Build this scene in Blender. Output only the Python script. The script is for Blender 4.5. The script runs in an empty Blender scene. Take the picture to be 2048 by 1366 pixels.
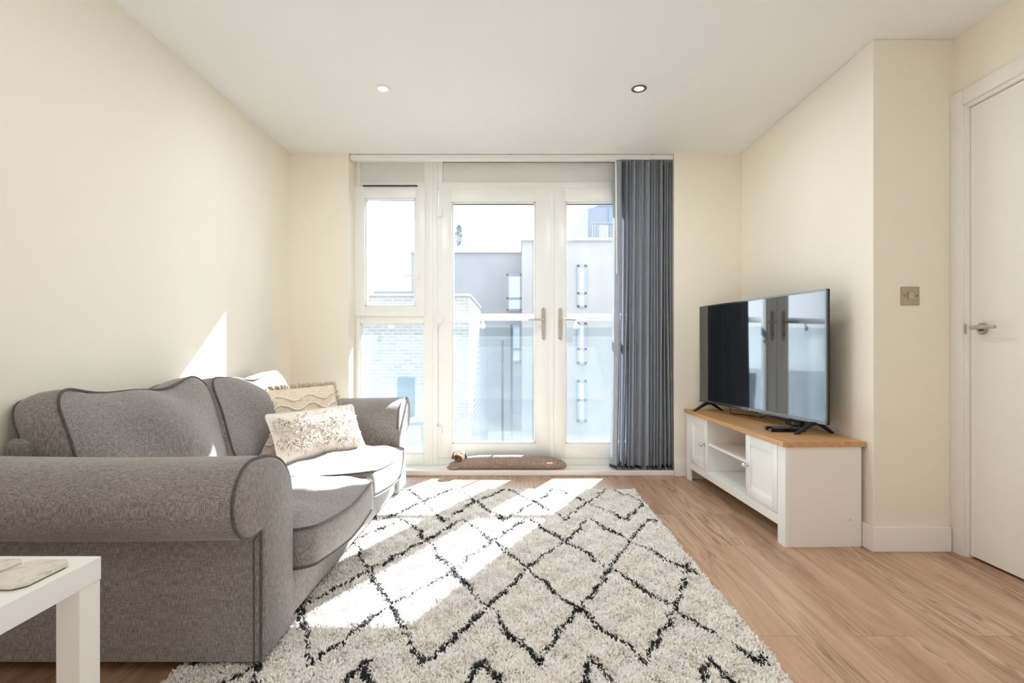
import bpy, bmesh, math, random
import numpy as np
from mathutils import Vector, Matrix, Euler

random.seed(7)
rng = np.random.default_rng(11)
scene = bpy.context.scene
COL = scene.collection
PI = math.pi

# ------------------------------------------------------------------ camera model (lens read off the perspective of the room)
F, CX, CY, CH = 1050.0, 1031.0, 695.0, 0.964
def WX(px, Y): return (px - CX) * Y / F
def WZ(py, Y): return CH - (py - CY) * Y / F

# ------------------------------------------------------------------ room dimensions (metres)
H = 2.423
XL, XR = -1.691, 1.695          # side walls of the window bay
YB = 3.94                       # back wall
YN, XD = 2.487, 2.077           # nib wall, door wall
YREAR = -2.6
RX0, RX1 = -1.252, 1.190        # window recess
YF = 4.114                      # face of the window frame

# ------------------------------------------------------------------ materials
def lin(c):
    return tuple(((v/255.0)/12.92 if v/255.0 <= 0.04045 else ((v/255.0+0.055)/1.055)**2.4) for v in c) + (1.0,)

class NT:
    def __init__(s, name):
        s.m = bpy.data.materials.new(name); s.m.use_nodes = True
        s.t = s.m.node_tree; s.n = s.t.nodes; s.l = s.t.links
        s.b = s.n['Principled BSDF']; s.out = s.n['Material Output']
    def new(s, typ, **kw):
        o = s.n.new(typ)
        for k, v in kw.items():
            if hasattr(o, k): setattr(o, k, v)
        return o
    def link(s, a, b): s.l.new(a, b)
    def set(s, **kw):
        for k, v in kw.items():
            s.b.inputs[k.replace('_', ' ')].default_value = v
    def coords(s, scale=(1,1,1), rot=(0,0,0), kind='Object', loc=(0,0,0)):
        tc = s.new('ShaderNodeTexCoord'); mp = s.new('ShaderNodeMapping')
        mp.inputs['Scale'].default_value = scale; mp.inputs['Rotation'].default_value = rot; mp.inputs['Location'].default_value = loc
        s.link(tc.outputs[kind], mp.inputs['Vector']); return mp.outputs['Vector']
    def noise(s, vec, scale=5, detail=4, rough=0.55, dist=0.0):
        n = s.new('ShaderNodeTexNoise'); n.inputs['Scale'].default_value = scale
        n.inputs['Detail'].default_value = detail; n.inputs['Roughness'].default_value = rough; n.inputs['Distortion'].default_value = dist
        s.link(vec, n.inputs['Vector']); return n.outputs['Fac']
    def ramp(s, fac, stops):
        r = s.new('ShaderNodeValToRGB'); cr = r.color_ramp
        while len(cr.elements) < len(stops): cr.elements.new(0.5)
        for e, (p, c) in zip(cr.elements, stops): e.position = p; e.color = c
        s.link(fac, r.inputs['Fac']); return r.outputs['Color']
    def mix(s, fac, a, b, mode='MIX'):
        m = s.new('ShaderNodeMix'); m.data_type = 'RGBA'; m.blend_type = mode
        for sock, v in ((m.inputs[0], fac), (m.inputs[6], a), (m.inputs[7], b)):
            if isinstance(v, (int, float, tuple)): sock.default_value = v
            else: s.link(v, sock)
        return m.outputs[2]
    def math(s, op, a, b=None):
        m = s.new('ShaderNodeMath', operation=op)
        for sock, v in ((m.inputs[0], a), (m.inputs[1], b)):
            if v is None: continue
            if isinstance(v, (int, float)): sock.default_value = v
            else: s.link(v, sock)
        return m.outputs[0]
    def bump(s, h, strength=0.2, dist=0.01):
        b = s.new('ShaderNodeBump'); b.inputs['Strength'].default_value = strength; b.inputs['Distance'].default_value = dist
        s.link(h, b.inputs['Height']); s.link(b.outputs['Normal'], s.b.inputs['Normal'])
    def base(s, c):
        if isinstance(c, tuple): s.b.inputs['Base Color'].default_value = c
        else: s.link(c, s.b.inputs['Base Color'])

def plain(name, rgb, rough=0.5, metal=0.0, spec=0.5, var=0.03, scale=9.0, bump=0.0, **kw):
    t = NT(name); c = lin(rgb)
    v = t.coords()
    n = t.noise(v, scale)
    lo = tuple(x*(1-var) for x in c[:3]) + (1,); hi = tuple(min(1, x*(1+var)) for x in c[:3]) + (1,)
    t.base(t.ramp(n, [(0.3, lo), (0.7, hi)]))
    t.set(Roughness=rough, Metallic=metal, Specular_IOR_Level=spec, **kw)
    if bump: t.bump(t.noise(v, 220, 2), bump, 0.002)
    return t.m

M = {}
M['wall'] = plain('cream_wall_paint', (237, 231, 215), 0.75, spec=0.2, var=0.012, scale=1.3, bump=0.05)
M['ceiling'] = plain('white_ceiling_paint', (235, 234, 230), 0.85, spec=0.15, var=0.01, scale=1.0)
M['trim'] = plain('white_gloss_trim', (238, 235, 230), 0.35, var=0.008)
M['upvc'] = plain('white_upvc', (238, 238, 234), 0.3, var=0.006)
M['infill'] = plain('pale_infill_panel', (226, 225, 219), 0.45, var=0.01)
M['door'] = plain('white_door_paint', (236, 233, 226), 0.4, var=0.008, scale=2)
M['white'] = plain('white_lacquer', (240, 240, 236), 0.35, var=0.006)
M['carcass'] = plain('white_melamine', (236, 232, 226), 0.45, var=0.008)
M['steel'] = plain('brushed_steel', (186, 180, 170), 0.45, metal=0.55, var=0.05, scale=40)
M['nickel'] = plain('satin_nickel_plate', (176, 164, 144), 0.4, metal=0.85, var=0.04, scale=20)
M['chrome'] = plain('polished_chrome', (225, 222, 215), 0.12, metal=1.0, var=0.01)
M['alu'] = plain('white_powder_rail', (225, 228, 228), 0.35, metal=0.1, var=0.02)
M['black'] = plain('satin_black_plastic', (24, 24, 26), 0.4, var=0.1)
M['gloss_black'] = plain('gloss_black_plastic', (14, 14, 15), 0.12, var=0.1)
M['grey_plastic'] = plain('grey_plastic', (120, 120, 124), 0.4, var=0.05)
M['bezel'] = plain('grey_bezel', (118, 122, 124), 0.25, metal=0.9, var=0.03)
M['dark'] = plain('dark_gap', (40, 36, 33), 0.7, var=0.1)
M['brown_plastic'] = plain('dark_brown_cable', (38, 28, 22), 0.5, var=0.05)
M['rubber'] = plain('dark_foot', (30, 26, 24), 0.6, var=0.1)
M['foot_wood'] = plain('dark_wood_foot', (52, 38, 28), 0.5, var=0.2, scale=30)
M['letter'] = plain('pale_logo_print', (225, 225, 225), 0.3, var=0.01)
M['red_print'] = plain('red_print', (170, 40, 60), 0.4, var=0.02)
M['concrete'] = plain('pale_paving', (128, 131, 134), 0.8, var=0.12, scale=1.2)
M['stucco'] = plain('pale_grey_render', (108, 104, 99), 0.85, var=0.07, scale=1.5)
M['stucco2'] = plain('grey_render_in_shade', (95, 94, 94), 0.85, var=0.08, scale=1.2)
M['coping'] = plain('pale_coping', (128, 128, 128), 0.7, var=0.05)
M['tower'] = plain('blue_grey_cladding', (72, 80, 92), 0.7, var=0.06, scale=0.6)
M['far_frame'] = plain('grey_window_frame', (84, 90, 94), 0.5, var=0.05)
M['far_pane'] = plain('pale_sky_reflecting_pane', (140, 150, 158), 0.15, var=0.08, scale=0.7)
M['far_blind'] = plain('cream_window_blind', (146, 134, 128), 0.6, var=0.05)
M['blue_door'] = plain('blue_grey_door_paint', (52, 74, 88), 0.5, var=0.12, scale=2)
M['chair_blue'] = plain('blue_grey_weave', (50, 70, 80), 0.6, var=0.12, scale=30)
M['leaf'] = plain('grey_green_leaves', (80, 98, 102), 0.7, var=0.3, scale=3)
M['bark'] = plain('pale_bark', (190, 190, 188), 0.8, var=0.1)

def mk_lamp():
    t = NT('spot_lamp_glow'); v = t.coords(); n = t.noise(v, 30)
    t.base(t.ramp(n, [(0, (1,1,1,1)), (1, (1,.98,.95,1))])); t.set(Emission_Strength=4.0); t.b.inputs['Emission Color'].default_value = (1, .96, .9, 1); return t.m
M['lamp'] = mk_lamp()

def mk_floor():
    t = NT('oak_laminate_planks')
    v = t.coords(kind='Object', rot=(0, 0, PI/2))
    br = t.new('ShaderNodeTexBrick'); br.offset = 0.37; br.offset_frequency = 2
    for k, x in (('Scale', 1.0), ('Mortar Size', 0.0012), ('Mortar Smooth', 0.2), ('Bias', 0.0), ('Brick Width', 1.28), ('Row Height', 0.19)):
        br.inputs[k].default_value = x
    br.inputs['Color1'].default_value = (0, 0, 0, 1); br.inputs['Color2'].default_value = (1, 1, 1, 1); br.inputs['Mortar'].default_value = (0.5, .5, .5, 1)
    t.link(v, br.inputs['Vector'])
    # shift the grain from plank to plank
    off = t.new('ShaderNodeVectorMath', operation='SCALE'); off.inputs['Scale'].default_value = 7.3
    t.link(br.outputs['Color'], off.inputs[0])
    add = t.new('ShaderNodeVectorMath', operation='ADD'); t.link(v, add.inputs[0]); t.link(off.outputs[0], add.inputs[1])
    mp = t.new('ShaderNodeMapping'); mp.inputs['Scale'].default_value = (0.8, 7.5, 1); t.link(add.outputs[0], mp.inputs['Vector'])
    g = t.noise(mp.outputs['Vector'], 1.6, 8, 0.62, 1.2)
    base = t.ramp(g, [(0.22, lin((150, 116, 90))), (0.42, lin((176, 142, 114))), (0.58, lin((190, 157, 129))), (0.8, lin((208, 178, 151)))])
    mp2 = t.new('ShaderNodeMapping'); mp2.inputs['Scale'].default_value = (0.55, 8.5, 1); t.link(add.outputs[0], mp2.inputs['Vector'])
    cr = t.noise(mp2.outputs['Vector'], 1.3, 6, 0.62, 1.6)
    crm = t.ramp(cr, [(0.475, (0,0,0,1)), (0.497, (1,1,1,1)), (0.503, (1,1,1,1)), (0.54, (0,0,0,1))])
    mp3 = t.new('ShaderNodeMapping'); mp3.inputs['Scale'].default_value = (1.0, 3.0, 1); t.link(add.outputs[0], mp3.inputs['Vector'])
    msk = t.ramp(t.noise(mp3.outputs['Vector'], 1.1, 2), [(0.42, (0,0,0,1)), (0.62, (1,1,1,1))])
    mp4 = t.new('ShaderNodeMapping'); mp4.inputs['Scale'].default_value = (4, 110, 1); t.link(add.outputs[0], mp4.inputs['Vector'])
    fine = t.noise(mp4.outputs['Vector'], 1.5, 3)
    b2 = t.mix(0.18, base, t.ramp(fine, [(0.3, (0.2, .2, .2, 1)), (0.7, (0.8, .8, .8, 1))]), 'SOFT_LIGHT')
    c1 = t.mix(t.math('MULTIPLY', t.math('MULTIPLY', crm, msk), 0.7), b2, lin((104, 74, 54)))
    tone = t.mix(0.22, c1, br.outputs['Color'], 'SOFT_LIGHT')
    c2 = t.mix(t.math('MULTIPLY', br.outputs['Fac'], 0.55), tone, lin((96, 70, 54)))
    t.base(c2); t.set(Roughness=0.42, Specular_IOR_Level=0.4)
    t.bump(g, 0.06, 0.003)
    return t.m
M['floor'] = mk_floor()

def mk_oak():
    t = NT('oak_veneer'); v = t.coords(scale=(14, 1.2, 14))
    g = t.noise(v, 2.2, 7, 0.6, 0.8)
    t.base(t.ramp(g, [(0.25, lin((176, 130, 82))), (0.55, lin((198, 154, 106))), (0.8, lin((210, 170, 124)))]))
    t.set(Roughness=0.45, Specular_IOR_Level=0.35); return t.m
M['oak'] = mk_oak()

def mk_fabric(name, dark, mid, light, axis_scale=(1,1,1), sc=560.0, bump=0.22):
    t = NT(name)
    a = t.coords(scale=(axis_scale[0], axis_scale[1], axis_scale[2]))
    n1 = t.noise(a, sc, 2, 0.6)
    b = t.coords(scale=(1.0, 1.0, 0.10)); n2 = t.noise(b, sc*0.9, 2, 0.5)
    c = t.coords(scale=(0.14, 0.14, 1.0)); n3 = t.noise(c, sc*0.9, 2, 0.5)
    s = t.math('ADD', t.math('MULTIPLY', n2, 0.55), t.math('ADD', t.math('MULTIPLY', n3, 0.30), t.math('MULTIPLY', n1, 0.15)))
    big = t.noise(t.coords(), 6, 3)
    s2 = t.math('ADD', s, t.math('MULTIPLY', t.math('SUBTRACT', big, 0.5), 0.06))
    t.base(t.ramp(s2, [(0.36, lin(dark)), (0.5, lin(mid)), (0.64, lin(light))]))
    t.set(Roughness=0.92, Specular_IOR_Level=0.15, Sheen_Weight=0.25)
    t.bump(s, bump, 0.002); return t.m
M['sofa'] = mk_fabric('grey_brown_weave', (100, 94, 92), (136, 129, 126), (172, 164, 160))
M['piping'] = mk_fabric('grey_piping', (66, 61, 60), (88, 82, 80), (110, 104, 101))
M['dog'] = mk_fabric('brown_tweed', (112, 97, 88), (148, 130, 119), (176, 158, 146), sc=260)
M['dog_dark'] = mk_fabric('dark_brown_felt', (62, 44, 34), (92, 66, 52), (112, 84, 68), sc=260)
M['dog_pale'] = mk_fabric('sunlit_beige_felt', (200, 184, 168), (222, 208, 194), (236, 226, 214), sc=260)  # sunlight on top of the head is put into this pale felt colour
M['cream_weave'] = mk_fabric('cream_cushion_weave', (216, 206, 192), (238, 231, 220), (248, 244, 237), sc=260, bump=0.5)
M['tuft_cream'] = mk_fabric('cream_tufted_yarn', (222, 208, 190), (242, 234, 222), (250, 246, 238), sc=180, bump=0.5)
M['sand_weave'] = mk_fabric('sandy_cushion_weave', (206, 186, 156), (230, 214, 188), (242, 230, 210), sc=240, bump=0.5)
M['beige_fray'] = mk_fabric('beige_frayed_edge', (160, 142, 120), (192, 174, 152), (214, 200, 180), sc=240, bump=0.5)
M['label'] = plain('white_fabric_label', (238, 232, 224), 0.8, var=0.02)

def mk_vane():
    t = NT('slate_vane_fabric'); n = t.noise(t.coords(scale=(1, 1, 0.05)), 300, 2)
    c = t.ramp(n, [(0.3, lin((152, 155, 162))), (0.7, lin((174, 176, 182)))])
    t.base(c); t.set(Roughness=0.8, Specular_IOR_Level=0.2)
    tr = t.new('ShaderNodeBsdfTranslucent'); t.link(c, tr.inputs['Color'])
    mx = t.new('ShaderNodeMixShader'); mx.inputs[0].default_value = 0.2
    t.link(t.b.outputs[0], mx.inputs[1]); t.link(tr.outputs[0], mx.inputs[2]); t.link(mx.outputs[0], t.out.inputs[0]); return t.m
M['vane'] = mk_vane()
M['vane_weight'] = plain('dark_vane_weight', (46, 50, 60), 0.5, var=0.05)

def mk_glass(name, haze, tint=(1, 1, 1, 1), gl=0.05, streak=True):
    t = NT(name); t.n.remove(t.b)
    tr = t.new('ShaderNodeBsdfTransparent'); tr.inputs[0].default_value = tint
    gs = t.new('ShaderNodeBsdfGlossy'); gs.inputs['Roughness'].default_value = 0.02
    tl = t.new('ShaderNodeBsdfTranslucent'); tl.inputs[0].default_value = (0.98, 0.98, 1, 1)
    lw = t.new('ShaderNodeFresnel'); lw.inputs['IOR'].default_value = 1.25
    m1 = t.new('ShaderNodeMixShader'); t.link(lw.outputs[0], m1.inputs[0]); t.link(tr.outputs[0], m1.inputs[1]); t.link(gs.outputs[0], m1.inputs[2])
    n = t.noise(t.coords(scale=(1, 1, 0.6)), 2.6, 6, 0.6, 0.8)
    n2 = t.noise(t.coords(), 160, 2)
    g = t.coords(kind='Object'); sp = t.new('ShaderNodeSeparateXYZ'); t.link(g, sp.inputs[0])
    low = t.new('ShaderNodeMapRange'); low.inputs['From Min'].default_value = 0.15; low.inputs['From Max'].default_value = 1.1
    low.inputs['To Min'].default_value = 1.3; low.inputs['To Max'].default_value = 0.8; t.link(sp.outputs[2], low.inputs['Value'])
    d = t.math('ADD', t.math('MULTIPLY', n, 1.2), t.math('MULTIPLY', n2, 0.4))
    fac = t.math('MULTIPLY', t.math('MULTIPLY', d, low.outputs[0]), haze)
    m2 = t.new('ShaderNodeMixShader'); t.link(fac, m2.inputs[0]); t.link(m1.outputs[0], m2.inputs[1]); t.link(tl.outputs[0], m2.inputs[2])
    t.link(m2.outputs[0], t.out.inputs[0]); return t.m
M['glass'] = mk_glass('dusty_window_glass', 0.021)
M['rail_glass'] = mk_glass('balustrade_glass', 0.012, (0.93, 0.97, 0.98, 1))

def mk_screen():
    t = NT('tv_screen_glass'); n = t.noise(t.coords(), 4)
    t.base(t.ramp(n, [(0, (0.004, 0.005, 0.007, 1)), (1, (0.006, 0.007, 0.009, 1))]))
    t.set(Roughness=0.035, Specular_IOR_Level=0.9); t.b.inputs['IOR'].default_value = 1.72; return t.m
M['screen'] = mk_screen()

def mk_brick(name, c1, c2, mortar):
    t = NT(name); v = t.coords(rot=(PI/2, 0, 0))
    br = t.new('ShaderNodeTexBrick')
    for k, x in (('Scale', 1.0), ('Mortar Size', 0.008), ('Brick Width', 0.16), ('Row Height', 0.052)): br.inputs[k].default_value = x
    br.inputs['Color1'].default_value = lin(c1); br.inputs['Color2'].default_value = lin(c2); br.inputs['Mortar'].default_value = lin(mortar)
    t.link(v, br.inputs['Vector']); t.base(br.outputs['Color']); t.set(Roughness=0.85, Specular_IOR_Level=0.2); return t.m
M['brick'] = mk_brick('pale_buff_brick', (108, 105, 100), (98, 95, 91), (120, 117, 113))

def mk_marble():
    t = NT('beige_marble'); n = t.noise(t.coords(), 14, 8, 0.62, 1.4)
    t.base(t.ramp(n, [(0.3, lin((214, 204, 188))), (0.5, lin((228, 221, 208))), (0.62, lin((196, 184, 160))), (0.75, lin((234, 228, 218)))]))
    t.set(Roughness=0.3); return t.m
M['marble'] = mk_marble()

def mk_wool(name, a, b, trans=0.0):
    t = NT(name); n = t.noise(t.coords(), 55, 3)
    c = t.ramp(n, [(0.3, lin(a)), (0.7, lin(b))]); t.base(c); t.set(Roughness=0.9, Specular_IOR_Level=0.1, Sheen_Weight=0.2)
    tr = t.new('ShaderNodeBsdfTranslucent'); t.link(c, tr.inputs['Color'])
    mx = t.new('ShaderNodeMixShader'); mx.inputs[0].default_value = trans
    t.link(t.b.outputs[0], mx.inputs[1]); t.link(tr.outputs[0], mx.inputs[2]); t.link(mx.outputs[0], t.out.inputs[0]); return t.m
M['wool'] = mk_wool('ivory_wool', (250, 244, 236), (255, 252, 247))
M['wool_tan'] = mk_wool('tan_flecked_wool', (222, 202, 182), (240, 226, 210))
M['wool_black'] = mk_wool('black_wool', (30, 30, 32), (52, 52, 55))

# ------------------------------------------------------------------ mesh builder
class MB:
    def __init__(s): s.v = []; s.f = []; s.mi = []
    def add(s, vs, fs, mi=0):
        o = len(s.v); s.v += [tuple(p) for p in vs]
        s.f += [tuple(i + o for i in f) for f in fs]; s.mi += [mi]*len(fs); return s
    def bm(s, bm, mi=0, mat=None):
        if mat is not None: bm.transform(mat)
        bm.verts.index_update()
        s.add([v.co[:] for v in bm.verts], [[v.index for v in f.verts] for f in bm.faces], mi); bm.free(); return s
    def box(s, x0, x1, y0, y1, z0, z1, bev=0.0, mi=0, seg=2, mat=None):
        bm = bmesh.new(); bmesh.ops.create_cube(bm, size=1)
        for v in bm.verts:
            v.co = Vector(((x0+x1)/2 + v.co.x*(x1-x0), (y0+y1)/2 + v.co.y*(y1-y0), (z0+z1)/2 + v.co.z*(z1-z0)))
        if bev: bmesh.ops.bevel(bm, geom=bm.edges[:], offset=bev, segments=seg, profile=0.5, affect='EDGES')
        return s.bm(bm, mi, mat)
    def tube(s, pts, r, n=10, closed=False, mi=0, cap=True):
        pts = [Vector(p) for p in pts]; N = len(pts); vs = []; fs = []
        rs = r if isinstance(r, (list, tuple)) else [r]*N
        prev = None
        for i, p in enumerate(pts):
            if closed: t = pts[(i+1) % N] - pts[(i-1) % N]
            else: t = pts[min(i+1, N-1)] - pts[max(i-1, 0)]
            t.normalize()
            if prev is None:
                a = Vector((0, 0, 1)) if abs(t.z) < 0.9 else Vector((1, 0, 0))
                u = t.cross(a).normalized()
            else:
                u = (prev - t*prev.dot(t)).normalized()
            w = t.cross(u); prev = u
            for k in range(n):
                an = 2*PI*k/n; vs.append(p + (u*math.cos(an) + w*math.sin(an))*rs[i])
        L = N if closed else N-1
        for i in range(L):
            j = (i+1) % N
            for k in range(n):
                k2 = (k+1) % n; fs.append((i*n+k, i*n+k2, j*n+k2, j*n+k))
        if cap and not closed:
            fs.append(tuple(range(n))[::-1]); fs.append(tuple((N-1)*n+k for k in range(n)))
        return s.add(vs, fs, mi)
    def cyl(s, c, r, h, axis='z', n=28, bev=0.0, mi=0, r2=None):
        bm = bmesh.new(); bmesh.ops.create_cone(bm, cap_ends=True, segments=n, radius1=r, radius2=(r if r2 is None else r2), depth=h)
        if bev: bmesh.ops.bevel(bm, geom=[e for e in bm.edges if len(e.link_faces) == 2 and abs(e.link_faces[0].normal.dot(e.link_faces[1].normal)) < 0.3], offset=bev, segments=2, affect='EDGES')
        R = {'z': Matrix(), 'x': Matrix.Rotation(PI/2, 4, 'Y'), 'y': Matrix.Rotation(PI/2, 4, 'X')}[axis]
        return s.bm(bm, mi, Matrix.Translation(c) @ R)
    def sphere(s, c, rx, ry, rz, n=20, mi=0, mat=None):
        bm = bmesh.new(); bmesh.ops.create_uvsphere(bm, u_segments=n, v_segments=n//2+2, radius=1)
        bm.transform(Matrix.Diagonal((rx, ry, rz, 1)))
        if mat is not None: bm.transform(mat)
        return s.bm(bm, mi, Matrix.Translation(c))
    def prism(s, pts, lo, hi, axis='x', mi=0, bev=0.0):
        # extrude a 2D outline; axis x: (y,z); y: (x,z); z: (x,y)
        bm = bmesh.new(); P = lambda a, b, h: {'x': (h, a, b), 'y': (a, h, b), 'z': (a, b, h)}[axis]
        A = [bm.verts.new(P(a, b, lo)) for a, b in pts]; B = [bm.verts.new(P(a, b, hi)) for a, b in pts]
        n = len(pts)
        bm.faces.new(A[::-1]); bm.faces.new(B)
        for i in range(n): bm.faces.new((A[i], A[(i+1) % n], B[(i+1) % n], B[i]))
        bmesh.ops.recalc_face_normals(bm, faces=bm.faces[:])
        if bev: bmesh.ops.bevel(bm, geom=bm.edges[:], offset=bev, segments=2, affect='EDGES')
        return s.bm(bm, mi)
    def ring(s, x0, x1, z0, z1, gx0, gx1, gz0, gz1, y0, y1, bev=0.004, slope=0.012):
        # a glazed frame: outer rectangle, inner opening, with a sloped glazing bead
        s.box(x0, gx0, y0, y1, z0, z1, bev); s.box(gx1, x1, y0, y1, z0, z1, bev)
        s.box(gx0-.006, gx1+.006, y0+.0005, y1, z0, gz0, bev); s.box(gx0-.006, gx1+.006, y0+.0005, y1, gz1, z1, bev)
        b = 0.012
        for (a0, a1, c0, c1) in ((gx0, gx0+b, gz0, gz1), (gx1-b, gx1, gz0, gz1), (gx0, gx1, gz0, gz0+b), (gx0, gx1, gz1-b, gz1)):
            s.box(a0, a1, y0+slope, y1-.004, c0, c1, 0.003)
        return s
    def build(s, name, mat, parent=None, smooth=False, angle=None):
        me = bpy.data.meshes.new(name); me.from_pydata(s.v, [], s.f)
        mats = mat if isinstance(mat, list) else [mat]
        for m in mats: me.materials.append(m)
        if len(mats) > 1: me.polygons.foreach_set('material_index', s.mi)
        if smooth: me.polygons.foreach_set('use_smooth', [True]*len(me.polygons))
        me.update()
        bm = bmesh.new(); bm.from_mesh(me); bmesh.ops.recalc_face_normals(bm, faces=bm.faces[:]); bm.to_mesh(me); bm.free()
        if angle is not None:
            me.polygons.foreach_set('use_smooth', [True]*len(me.polygons)); me.set_sharp_from_angle(angle=math.radians(angle))
        o = bpy.data.objects.new(name, me); COL.objects.link(o)
        if parent is not None: o.parent = parent
        return o

def tag(o, label, cat, group=None, kind=None):
    o['label'] = label; o['category'] = cat
    if group: o['group'] = group
    if kind: o['kind'] = kind
    return o
def thing(name, label, cat, loc=(0, 0, 0), rz=0.0, group=None, kind=None):
    o = bpy.data.objects.new(name, None); COL.objects.link(o); o.empty_display_size = 0.05
    o.location = loc; o.rotation_euler = (0, 0, rz)
    return tag(o, label, cat, group, kind)
class Off:
    """builder whose vertices are given in world space and stored relative to a root"""
    def __new__(cls, root):
        m = MB(); L = root.location.copy(); ob = m.build
        def build(name, mat, parent=None, **k):
            m.v = [(x-L.x, y-L.y, z-L.z) for x, y, z in m.v]; return ob(name, mat, parent or root, **k)
        m.build = build; return m
def bl(o, w=0.004, seg=2):
    md = o.modifiers.new('edge', 'BEVEL'); md.width = w; md.segments = seg; md.limit_method = 'ANGLE'; return o
def struct(o, label, cat): return tag(o, label, cat, kind='structure')

# ------------------------------------------------------------------ room shell
T = 0.12
m = MB().box(XL-T, XD+T, YREAR-T, YF+0.1, -0.1, 0.0); struct(m.build('floor', M['floor']), 'oak laminate plank floor running towards the french doors', 'floor')
m = MB().box(XL-T, XD+T, YREAR-T, YF+0.1, H, H+0.1); struct(m.build('ceiling', M['ceiling']), 'plain white ceiling with two recessed spotlights', 'ceiling')
m = MB().box(XL-T, XL, YREAR-T, YF+0.1, 0, H); struct(m.build('wall_left', M['wall']), 'long cream wall behind the grey sofa', 'wall')
m = MB().box(XL, RX0, YB, YF+0.1, 0, H).box(RX1, XR+T, YB, YF+0.1, 0, H)
struct(m.build('wall_back', M['wall']), 'cream wall flanking the window recess and french doors', 'wall')
m = MB().box(XR, XD+T, YN, YB, 0, H, 0.004); struct(m.build('wall_right', M['wall']), 'cream wall and nib behind the television', 'wall')
DY1, DY0, DZ = 2.405, 1.60, 2.062      # interior door opening
m = MB().box(XD, XD+T, DY1+.03, YN+.01, 0, H).box(XD, XD+T, DY0-.03, DY1+.03, DZ+.03, H).box(XD, XD+T, YREAR-T, DY0-.03, 0, H).box(XD+.06, XD+T, DY0-.03, DY1+.03, 0, DZ+.03)  # last box, unseen behind the leaf, added to stop light under the door
struct(m.build('wall_door', M['wall']), 'cream wall around the white interior door', 'wall')
m = MB().box(XL, XD, YREAR-T, YREAR, 0, H); struct(m.build('wall_rear', M['wall']), 'cream wall behind the viewer', 'wall')

def skirt(name, x0, x1, y0, y1, label):
    m = MB().box(x0, x1, y0, y1, 0, 0.115, 0.003); struct(m.build(name, M['trim']), label, 'baseboard')
skirt('baseboard_left', XL, XL+.016, YREAR, YB, 'white baseboard along the wall behind the sofa')
m = MB().box(XL+.016, RX0, YB-.016, YB, 0, .115, .003).box(RX1+.0, XR-.016, YB-.016, YB, 0, .115, .003)
struct(m.build('baseboard_back', M['trim']), 'white baseboard either side of the french doors', 'baseboard')
m = MB().prism([(XR-.016, YB), (XR-.016, YN-.016), (XD-.022, YN-.016), (XD-.022, YN), (XR, YN), (XR, YB)], 0, .119, 'z', bev=.003)
struct(m.build('baseboard_right', M['trim']), 'white baseboard around the nib beside the tv cabinet', 'baseboard')

# ------------------------------------------------------------------ window wall
def X(p): return WX(p, YF)
def Z(p): return WZ(p, YF)
STEP = 0.040
m = MB().box(RX0, RX1, YB-.004, YF+.09, 0, STEP, 0.006)
struct(m.build('trim_1', M['trim']), 'low white threshold step below the french doors', 'threshold')

# side window: fixed frame, opening casement above, fixed pane below
w1 = thing('window_1', 'narrow white casement window left of the french doors', 'window', (RX0, YF, STEP), kind='structure')
o = Off(w1)
yb = YF+0.07
o.box(RX0, X(720), YF, yb, STEP, H, .004)                              # outer stile
o.box(X(848), X(876), YF, yb, STEP, H, .004)                           # mullion
o.box(X(720), X(848), YF+.001, yb, STEP, Z(908), .004)                 # bottom rail
o.box(X(720), X(848), YF+.001, yb, Z(647), Z(631), .004)               # transom
o.box(X(720), X(848), YF+.001, yb, Z(377), Z(364), .004)               # head
o.box(X(720), X(848), YF+.001, yb, Z(323), H, .004)
o.box(X(858), X(866), YF-.006, YF+.01, STEP, H, .003)                  # mullion cover strip
o.build('frame', M['upvc'], angle=40)
o = Off(w1); o.box(X(719), X(849), YF+.022, YF+.05, Z(365), Z(321)); o.build('infill_panel', M['infill'])
o = Off(w1); o.ring(X(711), X(851), Z(632), Z(374), X(731), X(831.5), Z(613), Z(397), YF-.018, YF+.05)
sash = o.build('sash', M['upvc'], angle=40)
o = Off(w1); o.box(X(727), X(836), YF-.03, YF-.004, Z(374)-.002, Z(374)+.006, .002); o.build('trickle_vent', M['dark'], sash)
o = Off(w1); o.box(X(729), X(834), YF+.026, YF+.032, Z(615), Z(395)); o.build('pane', M['glass'], sash)
o = Off(w1); o.box(X(718), X(850), YF+.036, YF+.042, Z(910), Z(645)); o.build('pane', M['glass'])
o = Off(w1)
for (a0, a1, c0, c1) in ((719, 722, 909, 646), (846, 849, 909, 646), (719, 849, 909, 905), (719, 849, 650, 646)):
    o.box(X(a0), X(a1), YF+.012, YF+.05, Z(c0), Z(c1), .002)
o.build('glazing_bead', M['upvc'])
o = Off(w1); hx, hz = X(839.5), Z(553)
o.box(hx-.011, hx+.011, YF-.028, YF-.017, hz-.03, hz+.03, .004); o.cyl((hx, YF-.038, hz), .008, .03, 'y')
o.tube([(hx, YF-.052, hz), (hx-.03, YF-.056, hz-.001), (hx-.075, YF-.056, hz), (hx-.118, YF-.054, hz+.001)], [.008, .0075, .0065, .006], 10)
o.build('handle', M['upvc'], sash, angle=50)

# frame around and above the french doors
m = MB()
XJ = X(1335)
m.box(X(876), RX1, YF+.002, yb, Z(377), Z(364), .004)
m.box(X(876), RX1, YF+.002, yb, Z(320), H, .004)
m.box(X(876), X(885), YF+.002, yb, Z(364), Z(320), .003)
m.box(XJ, RX1, YF+.002, yb, STEP, Z(364)+.001, .004)
m.box(X(876), XJ, YF+.002, yb, STEP, Z(914), .004)
m.box(X(884), XJ+.03, YF+.022, YF+.05, Z(366), Z(318), 0, 1)
tr = m.build('trim_2', [M['upvc'], M['infill']], angle=40); struct(tr, 'white frame and blank panel above the french doors', 'door frame')

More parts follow.
